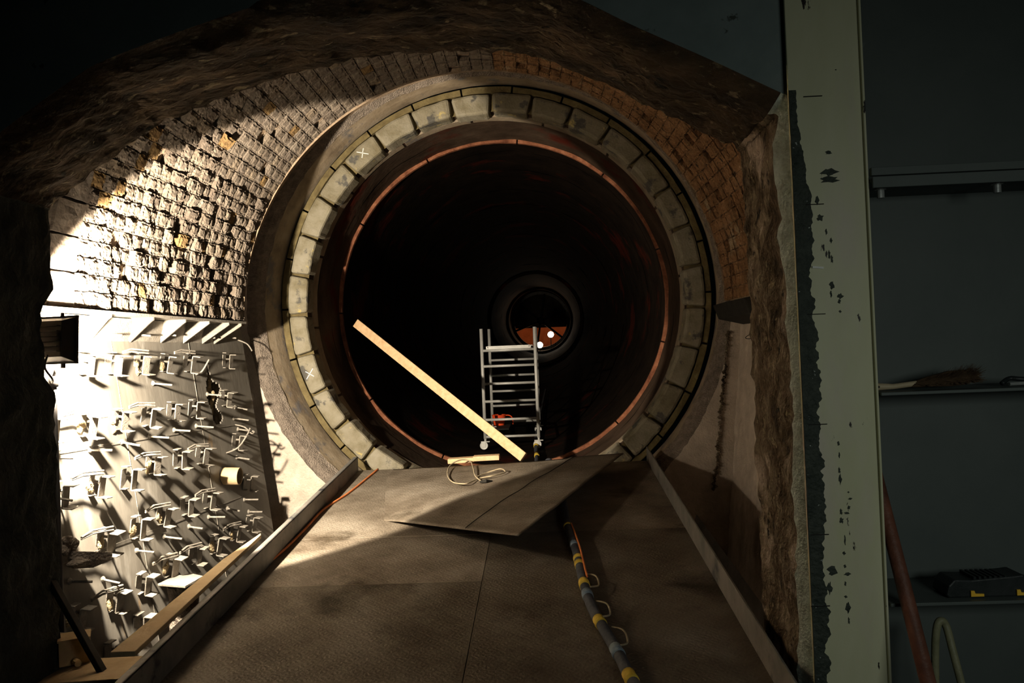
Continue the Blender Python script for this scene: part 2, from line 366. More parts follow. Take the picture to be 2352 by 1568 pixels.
na = 68
ring_jit = [rnd.uniform(-.018, .018) for k in range(21)]; ring_h = [rnd.uniform(-.012, .014) for k in range(21)]
for i in range(na):
    a0 = math.pi * i / na; a1 = math.pi * (i + 1) / na
    y = 5.75
    for k in range(21):
        y2 = VE if k == 20 else 5.75 + (VE - 5.75) * (k + 1) / 21 + ring_jit[k] + rnd.uniform(-.006, .006)
        put_brick(a0, a1, y, y2, 9, ring=k); y = y2
for i in range(na // 2):
    a0 = math.pi * i / (na // 2); a1 = math.pi * (i + 1) / (na // 2); y = 5.0
    while y < 5.7:
        y2 = min(y + rnd.uniform(.19, .26), 5.75)
        if 5.75 - y2 < .1: y2 = 5.75
        put_brick(a0, a1, y, y2, 6, True); y = y2
b.build('ceiling', [M['brick'], M['mortar'], M['rustbrick']])['kind'] = 'structure'

# ------------------------------------------------------------------ end wall round the kiln mouth, throat
TX, TZ, TR = -.645, .60, 2.70
b = MB(); prof = [(9.56, 4.3), (9.55, 3.4), (9.55, 2.80), (9.57, 2.775), (9.60, 2.72), (9.66, 2.69), (9.70, 2.665), (9.73, 2.672), (9.85, 2.655), (10.0, 2.650), (10.06, 2.648), (10.06, 3.2)]
nA = 300
for k in range(len(prof) - 1):
    (ya, ra), (yb, rb) = prof[k], prof[k + 1]; sub = 5 if k in (1,) else (3 if k < 6 else 2)
    b.cur = 0 if k < 2 else (1 if k < 6 else (2 if k < 10 else 3))
    def fn(u, v, ya=ya, yb=yb, ra=ra, rb=rb, k=k):
        a = 2 * math.pi * u; y = ya + (yb - ya) * v; r = ra + (rb - ra) * v
        base = Vector((math.cos(a), 0, math.sin(a))); tk = min(1, max(0, (y - 9.55) / .5)); cx_ = TX + .10 * tk; cz_ = TZ + .05 * tk; r -= .012 * tk
        p = Vector((cx_, y, cz_)) + base * r
        kk = k + v
        if 1.9 < kk < 6.1: r += .016 * fnz(p, 9, 4); y += .016 * fnz(p + Vector((3, 1, 2)), 8, 4)
        elif kk < 1.9: y += .006 * fnz(p, 4, 3)
        else: r += .004 * fnz(p, 5, 3)
        return Vector((cx_, y, cz_)) + base * r
    b.grid(fn, nA, sub)
b.build('wall_back', [M['endwall'], M['rubble'], M['throat'], M['black']], smooth=True)['kind'] = 'structure'

# ------------------------------------------------------------------ side walls below the vault, pit floor
b = MB()
b.grid(lambda u, v: Vector((xl(.45 - 3.9 * u) - .22 + .02 * nz((1, v * 8, u * 7), 1), Y1 + (9.6 - Y1) * v, .45 - 3.9 * u)), 30, 30)
b.build('wall_left', [M['soffit']], smooth=True)['kind'] = 'structure'
b = MB()
def wr(u, v):
    z = .45 - 3.9 * u; y = Y1 + (9.6 - Y1) * v
    q = Vector((2.27 - .10 * (.45 - z), y, z)); q.x -= .012 * fnz(q, 6, 3)
    col = (y / .23) % 1
    row = (z / .42 + .5 * (int(y / .23) % 2)) % 1
    if z < .2: q.x += .012 * (1 if (min(col, 1 - col) < .08 or min(row, 1 - row) < .03) else 0)
    return q
b.grid(wr, 70, 120)
b.build('wall_right', [M['endwall']], smooth=True)['kind'] = 'structure'
b = MB(); b.box((-.6, 7.0, -3.5), (9, 7, .2)); b.build('floor', [M['pit']])['kind'] = 'structure'

# crumbling vertical joint on the end wall
b = MB(); rr = random.Random(12)
for k in range(60):
    z = .15 - k * .03; x = 2.10 - .004 * k + rr.uniform(-.015, .015)
    b.tube([(x, 9.53, z + .02), (x + rr.uniform(-.01, .01), 9.52, z), (x, 9.54, z - .02)], [.006, rr.uniform(.014, .03), .006], 6)
o = b.build('trim_1', M['soffit']); o['kind'] = 'structure'
# corbel stub at the right springing
b = MB()
b.slab([(2.27, 8.0, .50), (1.92, 8.0, .46), (1.98, 8.0, .30), (2.30, 8.0, .22)], (0, 1, 0), 1.45)
o = b.build('steel_corbel', [M['black']], bevel=.01); tag(o, 'black steel corbel end jutting out under the brown bricks on the right', 'bracket')

# ------------------------------------------------------------------ steel ledge with gussets above the anchor panel
root = empty('steel_ledge', (-3.2, 6.7, .40), 'bright steel ledge on slanted gusset plates under the brick vault', 'ledge')
b = MB(); b.slab([(-3.46, 5.02, .44), (-3.30, 5.02, .44), (-3.045, 8.42, .44), (-3.38, 8.44, .44)], (0, 0, -1), .022); b.build('ledge_plate', M['anchor'], root)
b = MB(); b.slab([(-3.40, 5.02, .41), (-3.30, 8.44, .41), (-3.36, 8.44, .22), (-3.43, 5.02, .22)], (-1, 0, 0), .02); b.build('web_plate', M['anchor'], root)
for u in (180, 250, 325, 392, 448, 500, 545):
    y = 3.07 * F / (1250 - u); y = min(y, 8.38) if u > 500 else 8.38 - (545 - u) * .0078; xe = -3.305 + .0755 * (y - 5); xw = xl(.3, y) + .02
    g = MB(); g.slab([(xw, y, .418), (xe, y, .418), (xe, y, .395), (xe - .03, y, .375), (xw, y, .22)], (0, 1, 0), .02); g.build('gusset', M['anchor'], root)

# ------------------------------------------------------------------ panel with welded anchors
PY0, PY1 = 5.02, 9.10
hole_c = on_left(489, 905)
root = empty('lining_panel', (-3.3, 7.2, -2.6), 'bright steel wall panel studded with rows of welded brackets and pins', 'wall panel')
def inhole(y, z):
    t = (z - hole_c.z) / .30
    if abs(t) > 1: return False
    wv = .10 + .07 * math.sin(t * 5 + 1) + .12 * max(0, -t) + .07 * nz((y, 0, z), 9)
    wv *= math.sqrt(max(0, 1 - t * t)); cy = hole_c.y + .03 * math.sin(t * 6)
    return abs(y - cy) < wv
b = MB(); nu, nv = 150, 190
b.grid(lambda u, v: Vector((xl(.40 - 3.0 * u, PY0 + (PY1 - PY0) * v) + .004 * nz((0, v * 6, u * 4), 1), PY0 + (PY1 - PY0) * v, .40 - 3.0 * u)), nu, nv,
       keep=lambda u, v: not inhole(PY0 + (PY1 - PY0) * v, .40 - 3.0 * u))
b.build('panel_plate', M['panel'], root, solid=-.012)
# weld seams / plate joints
for z in (-.62, -1.35):
    s = MB(); s.bar((xl(z, PY0) + .002, PY0, z + .1), (xl(z, PY1) + .002, PY1, z - .02), .003, .005); s.build('weld_seam', M['anchor'], root)
for y in (6.4, 7.75):
    s = MB(); s.bar((xl(.38, y) + .002, y, .38), (xl(-2.5, y) + .002, y, -2.5), .005, .003, up=(0, 1, 0)); s.build('weld_seam', M['anchor'], root)
# loose insulation and torn edge in the hole
b = MB(); rr = random.Random(8)
for k in range(7):
    p = hole_c + Vector((-.05 + rr.uniform(-.03, .02), .07 + rr.uniform(-.03, .03), .16 - k * .06))
    blob(b, p, (.02, .035, .06), .7, 11, 12)
b.build('torn_lining', M['wool'], root, smooth=True)

# prototypes of the welded anchors, in their own coordinates: x off the wall, y deeper into the hood, z up
def proto_channel(name, h=.155, L=.10, off=.075):
    b = MB(); t = .010; w_ = .070
    b.box((off, 0, 0), (t, L, h)); b.box((off + w_ / 2, 0, h / 2), (w_, L, t)); b.box((off + w_ / 2, 0, -h / 2), (w_, L, t))
    ch = b.build(name, M['anchor'], bevel=.004, origin=(0, 0, 0))
    c = MB(); c.box((.022, -.03, h / 2 + .02), (.045, .09, .008)); c.box((.005, -.03, 0), (.008, .09, h)); c.box((.022, -.03, -h / 2 + .01), (.045, .07, .008))
    cl = c.build('wall_clip', M['anchor'], ch, bevel=.002)
    r_ = MB(); r_.tube([(0, .02, .03), (off, .02, .03)], .010, 8)
    r_.build('spacer_stud', M['anchor'], ch)
    return ch
def copy_tree(o, parent):
    c = o.copy(); COL.objects.link(c); c.parent = parent
    for x in [x for x in bpy.data.objects if x.parent == o]: copy_tree(x, c)
    return c
chan = [(211, 836), (275, 836), (339, 835), (393, 835), (446, 833), (533, 830),
        (129, 985), (216, 976), (290, 964), (353, 955), (411, 945), (457, 939), (530, 914),
        (152, 1136), (236, 1114), (308, 1099), (366, 1067), (425, 1054), (476, 1045), (556, 1015),
        (258, 1242), (330, 1212), (389, 1183), (442, 1162), (492, 1147), (579, 1108),
        (280, 1376), (345, 1338), (405, 1298), (461, 1273), (507, 1250), (551, 1222), (588, 1201),
        (193, 1416), (342, 1432), (277, 1500)]
rr = random.Random(11)
proto = proto_channel('anchor_bracket'); first = True
rodpairs = []
ch_off = .08
for (u, v) in chan:
    p = on_left(u, v, ch_off)
    o = proto if first else copy_tree(proto, root)
    o.parent = root; first = False
    o.location = Vector((xl(p.z, p.y), p.y, p.z)) - root.location
    o.rotation_euler = (rr.uniform(-.07, .07), R(7) + rr.uniform(-.06, .06), rr.uniform(-.12, .12))
    s = rr.uniform(.92, 1.06); o.scale = (s, s, s)
    rodpairs.append(Vector((xl(p.z, p.y), p.y, p.z)))
# tie rods running from a bracket back to the clip of its neighbour
for i in (2, 4, 7, 9, 14, 16, 18, 20, 22, 24, 26, 28, 29, 31):
    a = rodpairs[i]; s = MB()
    for dz in (0, .022):
        s.tube([a + Vector((.10, -.02, .085 + dz)), a + Vector((.06, -.22, .10 + dz)), a + Vector((.05, -.34, .09 + dz * .5))], .0075, 6)
    s.build('tie_rod', M['anchor'], root)
# clumps of insulation left round some clips
for i in (2, 3, 8, 7, 14, 16, 20, 21, 22, 26, 28, 31, 33, 13, 30):
    a = rodpairs[i]; s = MB()
    for k in range(2):
        q = a + Vector((.012, -.04 + rr.uniform(-.02, .02), rr.uniform(-.07, .01)))
        blob(s, q, (.014, .035, .035), .5, 22)
    s.build('insulation_clump', M['wool'], root)
pins = [(119, 1051), (205, 1033), (278, 1015), (341, 1002), (399, 987), (449, 978), (539, 935), (313, 1264), (375, 1232), (433, 1209), (478, 1187), (521, 1167), (560, 1147), (159, 1335),
        (121, 1453), (247, 768), (315, 768), (375, 768), (423, 766), (467, 775), (518, 774), (350, 880), (475, 905), (536, 960), (545, 985), (112, 1140), (105, 870), (543, 1050), (570, 1175), (235, 1330)]
pb = MB(); pb.tube([(0, 0, 0), (.08, 0, -.004), (.165, .004, -.008)], .0085, 7); pb.lathe((0, 0, 0), (1, 0, 0), [(0, .024), (.01, .022), (.022, .009)], 10)
pin = pb.build('anchor_pin', M['anchor'], origin=(0, 0, 0)); first = True
for (u, v) in pins:
    p = on_left(u, v); o = pin if first else pin.copy()
    if not first: COL.objects.link(o)
    first = False; o.parent = root; o.location = Vector((xl(p.z, p.y), p.y, p.z)) - root.location
    o.rotation_euler = (rr.uniform(-.1, .1), rr.uniform(-.02, .16), rr.uniform(-.25, .12)); o.scale = (rr.uniform(.85, 1.05), 1, 1)
    if 100 < v < 790: o.scale = (.7, 1, 1)
# twisted rods by the far edge of the panel
for (u, v, pts) in ((540, 975, [(0, 0, 0), (.1, .0, -.03), (.16, .03, -.1), (.2, .0, -.08)]), (545, 1010, [(0, 0, 0), (.09, .02, .04), (.14, 0, .12)]), (520, 1040, [(0, 0, 0), (.12, .0, .05), (.2, .03, .16)]),
                    (450, 860, [(0, 0, 0), (.06, .0, .03), (.12, .03, .14)]), (545, 780, [(0, 0, 0), (.1, .02, -.05), (.16, .0, -.13)])):
    p = on_left(u, v); s = MB(); s.tube(spline([p + Vector(q) for q in pts], 5), .008, 6); s.build('bent_rod', M['anchor'], root, smooth=True)
# open tube stub
p = on_left(514, 1093); b = MB()
b.lathe(p, (1, 0, -.05), [(0, .085), (.16, .085), (.16, .074), (.02, .074), (.02, 0.001)], 28); b.build('tube_stub', M['board'], root, smooth=False)
# ragged block of castable still hanging on one bracket
p = on_left(162, 1273, .05); b = MB(); rr = random.Random(4)
blob(b, p + Vector((.0, -.02, .06)), (.05, .07, .06), .9, 12, 22)
blob(b, p + Vector((.06, .06, -.05)), (.06, .11, .035), .7, 10, 20)
b.slab([p + Vector(q) for q in ((.0, -.04, -.02), (.11, .02, -.04), (.17, .2, -.09), (.06, .16, -.13), (0, .02, -.10))], (0, .3, 1), .05)
b.build('castable_lump', M['rubble'], root)

# broken bracket with a lump of castable beside the ramp
A = P(430, 1338, 6.35)
root = empty('broken_pedestal', A - Vector((0, 0, .6)), 'pale dusty plate on a crumbling stub behind the left ramp kerb', 'pedestal')
b = MB(); b.slab([P(362, 1340, 6.2), P(425, 1345, 6.1), P(452, 1330, 6.2), P(467, 1322, 6.5), P(440, 1316, 6.9), P(395, 1324, 6.8)], (0, 0, -1), .018); b.build('top_plate', M['anchor'], root, bevel=.003)
b = MB()
def fn(u, v):
    a = 2 * math.pi * u; h = -.03 - .75 * v; c = A + Vector((-.06 + .05 * v, 0.05, h)); r = .11 + .04 * v
    p = c + Vector((r * math.cos(a), r * .8 * math.sin(a), 0)); return p + Vector((math.cos(a), math.sin(a), 0)) * .03 * fnz(p, 9, 4)
b.grid(fn, 26, 24); b.build('castable_stub', M['rubble'], root)

# ------------------------------------------------------------------ rotary kiln
def KC(d): return Vector((-.57 + .007 * (d - 10), d, .65 + .034 * (d - 10)))
def KP(d, a, r): return KC(d) + Vector((r * math.cos(a), 0, r * math.sin(a)))
kiln = empty('rotary_kiln', KP(10, -math.pi / 2, 2.6), 'huge open rotary kiln drum with a ring of pale castings round its mouth', 'kiln')
RL = 2.33
b = MB()
ds = [10.15, 10.6, 11.2, 11.7, 12.5, 14, 16, 18, 21, 24, 28, 32, 36, 41, 46, 52, 58, 66]
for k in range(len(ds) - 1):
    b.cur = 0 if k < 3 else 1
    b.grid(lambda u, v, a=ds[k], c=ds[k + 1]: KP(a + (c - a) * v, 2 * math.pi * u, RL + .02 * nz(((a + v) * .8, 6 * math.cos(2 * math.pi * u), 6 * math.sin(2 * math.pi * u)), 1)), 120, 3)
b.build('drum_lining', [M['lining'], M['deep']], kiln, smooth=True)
b = MB()
b.grid(lambda u, v: KP(10.0 + 1.2 * v, 2 * math.pi * u, 2.60), 120, 2)

b.build('drum_shell', M['black'], kiln, smooth=False)
b = MB(); b.grid(lambda u, v: KP(10.07 + .012 * nz((math.cos(6.28 * u) * 3, v, math.sin(6.28 * u) * 3), 7), 2 * math.pi * u, 2.31 + .22 * v), 400, 3); b.build('ring_mortar', M['yellow'], kiln)
nb = 31; rr = random.Random(2)
def arcblock(name, d0, d1, r0, r1, a0, a1, m, bev, par, jit=0.0, n=6, out=None, wedge=0):
    b = out or MB(); vs = []; b.tint = rr.random()
    for k in range(n + 1):
        a = a0 + (a1 - a0) * k / n
        for d, r in ((d0, r0), (d0, r1), (d1, r1), (d1, r0)):
            aw = a + (wedge * (1 - 2 * k / n) if (r == r0 and wedge) else 0)
            vs.append(KP(d + rr.uniform(-jit, jit), aw, r + rr.uniform(-jit, jit)))
    fs = [(0, 1, 2, 3), (4 * n, 4 * n + 3, 4 * n + 2, 4 * n + 1)]
    for k in range(n):
        for q in range(4): fs.append((4 * k + q, 4 * k + 4 + q, 4 * k + 4 + (q + 1) % 4, 4 * k + (q + 1) % 4))
    b.add(vs, fs)
    if out is None: return b.build(name, m, par, bevel=bev)
step = 2 * math.pi / nb; a_off = math.pi / 2 - .02
X_marks = {}
for i in range(nb):
    a0 = a_off + i * step; g = rr.uniform(.0025, .006)
    left = math.cos(a0 + step / 2) < 0
    df = rr.uniform(-.025, .01)
    o = arcblock('nose_block', 9.97 + df, 10.30, 2.285 + rr.uniform(-.02, .014), 2.515 + rr.uniform(-.008, .008), a0 + g, a0 + step - g, M['block'], .034, kiln, .006, wedge=rr.uniform(.002, .008))
    am = a0 + step / 2; deg = math.degrees(am) % 360
    if abs(deg - 132.5) < 6 or abs(deg - 196) < 6: X_marks[i] = (am, 9.98 + df, o)
# chalk crosses on two of the castings
for i, (am, dd, o) in X_marks.items():
    c = KP(dd - .014, am, 2.41); s = MB()
    for q in (R(38), R(-50)):
        v = Vector((math.cos(am + q), 0, math.sin(am + q))) * (.075 if q > 0 else .06)
        s.bar(c - v, c + v, .009, .003, up=(0, 1, 0))
    s.build('chalk_cross', M['chalk'], o)
# stained outer band in short lengths, thin retaining strips behind the castings, rusty ring further in
for i in range(26):
    a0 = i * 2 * math.pi / 26
    arcblock('outer_band', 9.99, 10.2, 2.522, 2.595 + rr.uniform(-.004, .004), a0 + .004, a0 + 2 * math.pi / 26 - .004, M['yellow'], .006, kiln, .002)
for i in range(16):
    a0 = i * 2 * math.pi / 16 + .1
    arcblock('retaining_strip', 10.31, 10.52, 2.305 + rr.uniform(-.006, .006), 2.36, a0 + .006, a0 + 2 * math.pi / 16 - .006, M['throat'], .008, kiln, .001, 8)
for i in range(11):
    a0 = i * 2 * math.pi / 11 + .30
    arcblock('rusted_ring_segment', 11.68, 11.76, 2.285, 2.36, a0 + .004, a0 + 2 * math.pi / 11 - .004, M['rust'], .008, kiln, .0015, 16)
# rings and the spoked end far away
for d, r in ((41, 2.2), (58, 2.16)):
    b = MB(); b.grid(lambda u, v: KP(d, 2 * math.pi * u, r + (RL + .02 - r) * v), 64, 1); b.grid(lambda u, v: KP(d + .4 * v, 2 * math.pi * u, r), 64, 1); b.build('dam_ring', M['deep'], kiln)
b = MB(); b.grid(lambda u, v: KP(66 + .3 * v, 2 * math.pi * u, 2.10 - .0 * v), 64, 1); b.grid(lambda u, v: KP(66, 2 * math.pi * u, 2.10 + .25 * v), 64, 1); b.build('end_ring', M['kerb'], kiln)
for k in range(6):
    a = R(20 + 60 * k); s = MB(); s.bar(KP(66.1, a, .2), KP(66.1, a, 2.15), .16, .2, up=(0, 1, 0)); s.build('end_spoke', M['black'], kiln)
s = MB(); s.lathe(KP(66.0, 0, 0), (0, 1, 0), [(0, .001), (0, .3), (.3, .3)], 20); s.build('end_hub', M['black'], kiln)
b = MB(); b.grid(lambda u, v: KP(66.4 + 8 * v, 2 * math.pi * u, 2.6), 48, 4); b.grid(lambda u, v: KP(74.4, 2 * math.pi * u, 2.6 * v), 48, 2); b.build('far_chamber', M['copper'], kiln)
b = MB(); n_ = 40; zc_ = P(1250, 752, 66.6).z - KC(66.6).z; a_ = math.asin(zc_ / 2.6); b.add([KP(66.6, a_ + (math.pi - 2 * a_) * k / n_, 2.6) for k in range(n_ + 1)], [tuple(range(n_ + 1))]); b.build('end_shade_screen', M['pit'], kiln, solid=.02)  # added dark half-disc standing in for the unlit upper half of the chamber
light('far_chamber_glow', 'POINT', KP(68.5, -math.pi / 2, 1.3), None, 110, (1, .62, .35), shadow_soft_size=.1)
for (u, v, nm, lb) in ((1265, 768, 'work_light', 'upper of two tiny glaring work lights deep inside the kiln'), (1240, 792, 'work_light', 'lower left of two tiny glaring work lights deep inside the kiln')):
    p = P(u, v, 60); e = empty(nm, p - Vector((0, 0, .2)), lb, 'work light', 'glaring work lights at the far end of the kiln')
    s = MB(); s.lathe(p, (0, -1, 0), [(0, .22), (.02, .2), (.05, .14), (.06, .001)], 20); s.build('lamp_glass', M['farlamp'], e)
    s = MB(); s.lathe(p + Vector((0, .01, 0)), (0, 1, 0), [(-.02, .24), (.1, .2), (.16, .05), (.16, .001)], 20); s.tube([p, Vector((p.x, p.y + .05, KC(60).z - math.sqrt(2.31**2 - (p.x - KC(60).x)**2)))], .03, 8); s.build('lamp_housing', M['lampblack'], e)
    light('work_light_beam', 'POINT', p + Vector((0, -.3, 0)), None, 3, WARM, shadow_soft_size=.05)

# ------------------------------------------------------------------ ramp of tread plates with kerbs
RX0, RX1 = -2.24, 1.14
root = empty('ramp', (-.55, 6.5, ramp_z(6.5)), 'wide sloping ramp of worn tread plate with low steel kerbs leading to the kiln', 'ramp')
def rp(x, y, h=0): return Vector((x, y, ramp_z(y) + h))
def deckplate(x0, x1, y0, y1, dh=0.0, m='ramp'):
    b = MB(); b.slab([rp(x0, y0, dh), rp(x1, y0, dh), rp(x1, y1, dh), rp(x0, y1, dh)], (0, 0, -1), .02); b.build('deck_plate', M[m], root, bevel=.002)
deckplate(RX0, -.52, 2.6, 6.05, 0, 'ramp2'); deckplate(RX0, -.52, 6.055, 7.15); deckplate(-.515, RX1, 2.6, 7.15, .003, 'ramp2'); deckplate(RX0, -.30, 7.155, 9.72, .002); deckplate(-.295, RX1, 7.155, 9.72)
for x, kx, nm in ((RX0, -1, 'left'), (RX1, 1, 'right')):
    b = MB(); h = .20
    b.slab([rp(x, 2.6, -.02), rp(x, 9.72, -.02), rp(x + kx * .0, 9.72, h * .82), rp(x, 2.6, h)], (kx, 0, 0), .014)
    if kx < 0: b.slab([rp(x, 2.6, h), rp(x, 9.72, h * .82), rp(x - .05, 9.72, h * .82), rp(x - .05, 2.6, h)], (0, 0, -1), .012)
    o = b.build('kerb', M['kerb'], root, bevel=.003)
for y in (3.2, 6.2, 9.0):
    b = MB(); b.bar((RX0, y, ramp_z(y) - .12), (RX1, y, ramp_z(y) - .12), .1, .18); b.build('cross_beam', M['kerb'], root)
for x in (RX0 + .1, RX1 - .1):
    for y in (3.3, 9.1):
        b = MB(); b.bar((x, y, -3.4), (x, y, ramp_z(y) - .2), .12, .12); b.build('leg', M['kerb'], root)

# bent loose tread plate lifted off the ramp
cA, cB, cC, cD = on_ramp(862, 1077, .004), on_ramp(1432, 1040, .20), on_ramp(1190, 1229, .26), on_ramp(880, 1192, .010)
def flapf(u, v):
    p = (cA * (1 - u) + cB * u) * (1 - v) + (cD * (1 - u) + cC * u) * v
    p.z += -.03 * math.sin(math.pi * u) * (1 - v) * (1 if u < .8 else .3) + .012 * fnz(p, 2.0, 3) * math.sin(math.pi * v) * min(1, u * 4) + .02 * math.sin(math.pi * v) * (1 - u) * min(1, u * 3)
    lift_ = min(1, u * 5 + max(0, v - .8) * 1.5)
    p.z = max(p.z, ramp_z(p.y) + .004) - .016 * (1 - lift_)
    return p
b = MB(); b.grid(flapf, 60, 40)
root = empty('loose_tread_plate', (cA + cB + cC + cD) / 4, 'buckled brown tread plate lying loose across the top of the ramp', 'steel plate')
b.build('plate_sheet', M['ramp'], root, smooth=True, solid=.008)
b = MB()
for v0 in range(24):
    pass
e0, e1 = .82, .66
b.tube([flapf(e0 + (e1 - e0) * t / 20, t / 20) + Vector((0, 0, .010)) for t in range(21)], .004, 5); b.build('joint_strip', M['black'], root)

# looped wire on the plate
def on_flap(u, v):
    best = None
    r = ray(u, v).normalized()
    for i in range(61):
        for j in range(41):
            p = flapf(i / 60, j / 40); t = p.dot(r); d = (p - r * t).length
            if best is None or d < best[0]: best = (d, p, r * t)
    return best[2]
wp = [(1108, 1112), (1092, 1098), (1087, 1080), (1080, 1068), (1058, 1065), (1034, 1078), (1028, 1095), (1040, 1112), (1070, 1116), (1100, 1104), (1130, 1098), (1160, 1090), (1150, 1086), (1120, 1090), (1095, 1100)]
pts = [on_flap(*q) + Vector((0, 0, .025 + (.02 if k in (3, 4, 5, 12) else 0))) for k, q in enumerate(wp)]
b = MB(); b.tube(spline(pts, 6), .007, 6)
root = empty('wire_sling', pts[0], 'grey looped wire sling with a frayed black end on the buckled plate', 'wire')
b.build('wire', M['rope'], root, smooth=True)
b = MB(); b.tube([pts[0] + Vector((-.02, 0, 0)), pts[0] + Vector((.04, -.02, .01)), pts[0] + Vector((.10, .03, .0))], [.014, .02, .008], 7); b.build('frayed_end', M['black'], root)

# orange extension cord along the left kerb
pts = [on_ramp(u, v, .012) for u, v in ((868, 1077), (850, 1092), (800, 1132), (745, 1168), (705, 1210), (660, 1255), (605, 1302), (560, 1340), (505, 1378), (465, 1428), (430, 1468), (380, 1515), (330, 1566), (250, 1640))]
b = MB(); b.tube(spline(pts, 6), .011, 8)
tag(b.build('extension_cord', M['orange'], smooth=True), 'orange extension cord running down the ramp beside the left kerb', 'cord')

# black hose wrapped with tape: from the foreground, under the loose plate, into the kiln
hp = [on_ramp(1500, 1640, .05), on_ramp(1450, 1560, .05), on_ramp(1420, 1500, .05), on_ramp(1385, 1440, .05), on_ramp(1360, 1395, .05), on_ramp(1340, 1335, .05), on_ramp(1325, 1270, .05), on_ramp(1312, 1230, .05), on_ramp(1302, 1200, .05)]
hp += [rp(.12, 8.0, .04), rp(.06, 9.0, .04), rp(0, 9.7, .04), KP(10.4, R(-90 + 11), 2.24), KP(12, R(-90 + 10), 2.25), KP(14, R(-90 + 9), 2.25), KP(18, R(-90 + 10), 2.25), KP(24, R(-90 + 12), 2.25)]
hs = spline(hp, 10)
root = empty('hose', hp[1], 'black hose bound with yellow and pale blue tape running up the ramp', 'hose')
b = MB(); b.tube(hs, .034, 14); b.build('hose_body', M['hose'], root, smooth=True)
def band(t0, t1, m, nm='tape_band', r=.0375):
    i0, i1 = int(t0 * 10), max(int(t1 * 10), int(t0 * 10) + 1); s = MB(); seg = hs[i0:i1 + 1]
    s.tube(seg, [r + .002 * math.sin(k * 2.1) for k in range(len(seg))], 14); s.build(nm, M[m], root, smooth=True)
for t0, t1, m in ((.9, 1.2, 'ytape'), (1.9, 2.2, 'btape'), (3.1, 3.4, 'ytape'), (4.45, 4.65, 'btape'), (4.85, 5.0, 'ytape'), (5.55, 5.65, 'ytape'), (5.75, 5.85, 'ytape'), (6.3, 6.5, 'btape'), (7.7, 7.8, 'ytape'), (12.2, 12.4, 'ytape'), (13.0, 13.2, 'ytape'), (13.6, 13.8, 'ytape'), (14.4, 14.6, 'ytape')):
    band(t0, t1, m)
for t0 in (2.6, 3.9, 5.0):
    i = int(t0 * 10); p0 = hs[i]; s = MB()
    s.tube(spline([p0 + Vector((.03, .12, .02)), p0 + Vector((.09, .02, .03)), p0 + Vector((.10, -.10, 0)), p0 + Vector((.04, -.17, .01))], 6), .006, 6); s.build('tie_wire', M['rope'], root)
s = MB(); s.tube([hs[i] + Vector((.028, 0, .033)) for i in range(50, 78)], .007, 6); s.build('signal_wire', M['orange'], root)

# timber pieces
root_p = [P(818, 742, 11.55), P(1203, 1050, 9.85)]
b = MB(); b.bar(root_p[0], root_p[1], .12, .045, up=(0, 1, 0)); 
o = b.build('timber_plank', M['wood'], bevel=.004); tag(o, 'long pale timber plank leaning diagonally in the kiln mouth', 'plank')
for (a, c, dd, lb) in (((1030, 1058), (1090, 1054), 9.78, 'short pale board end lying left on the lip of the ramp'), ((1088, 1052), (1147, 1049), 9.74, 'short pale board lying overlapped beside the diagonal plank foot')):
    A, B = P(*a, dd), P(*c, dd); b = MB(); b.bar(A, B, .16, .055)
    tag(b.build('short_board', M['wood'], bevel=.004), lb, 'board', 'short boards at the top of the ramp')

# ------------------------------------------------------------------ scaffold tower in the kiln
SX0, SX1, SY0, SY1 = -.99, -.14, 13.2, 15.1
gz = lambda x, y: KC(y).z - math.sqrt(RL ** 2 - (x - KC(y).x) ** 2)
root = empty('scaffold_tower', (-.565, 14.1, gz(-.56, 14.1)), 'small grey aluminium scaffold tower on castors standing inside the kiln', 'scaffold')
for y, dz in ((SY0, 0), (SY1, .05)):
    for x in (SX0, SX1):
        g = gz(x, y) + .03
        b = MB(); b.tube([(x, y, g + .17), (x, y, .42 + dz)], .027, 12); b.build('post', M['alu'], root, smooth=True)
        b = MB(); b.tube([(x, y, g + .10), (x, y, g + .2)], .018, 8); b.box((x, y, g + .125), (.14, .06, .012)); b.box((x - .02, y + .025, g + .08), (.05, .006, .09)); b.box((x - .02, y - .025, g + .08), (.05, .006, .09)); cf = b.build('castor_fork', M['alu'], root)
        b = MB(); b.lathe((x - .025, y - .018, g + .064), (0, 1, 0), [(0, .001), (0, .04), (-.002, .06), (.0, .064), (.036, .064), (.038, .04), (.036, .001)], 20); b.build('castor_wheel', M['alu'], cf, smooth=False)
zr = (-.18, -.46, -.74, -1.03, -1.30)
for z in zr:
    b = MB(); b.tube([(SX0, SY0, z), (SX1, SY0, z)], .021, 10); b.build('rung', M['alu'], root, smooth=True)
for z in (-.10, -.38, -.665, -.93, -1.22):
    b = MB(); b.tube([(SX0, SY1, z), (SX1, SY1, z)], .021, 10); b.build('rung', M['alu'], root, smooth=True)
b = MB(); b.box(((SX0 + SX1) / 2, 14.15, .125), (.68, 1.9, .03)); b.box(((SX0 + SX1) / 2, SY0 + .02, .10), (.72, .03, .075)); b.box(((SX0 + SX1) / 2, SY1 - .02, .12), (.72, .03, .075))
for s_ in (SX0 + .09, SX1 - .09): b.box((s_, 14.15, .10), (.03, 1.9, .06))
b.build('platform', M['alu'], root, bevel=.003)
for z in (.07,):
    for y in (SY0, SY1):
        b = MB(); b.tube([(SX0, y, z), (SX1, y, z)], .021, 10); b.build('rung', M['alu'], root, smooth=True)
for x in (SX0, SX1):
    b = MB(); b.tube([(x, SY0, -1.26), (x, SY1, -1.22)], .018, 8); b.build('side_brace', M['alu'], root, smooth=True)
b = MB(); b.tube([(SX1, SY0, -.72), (SX1, SY1, -.12)], .018, 8); b.build('side_brace', M['alu'], root, smooth=True)
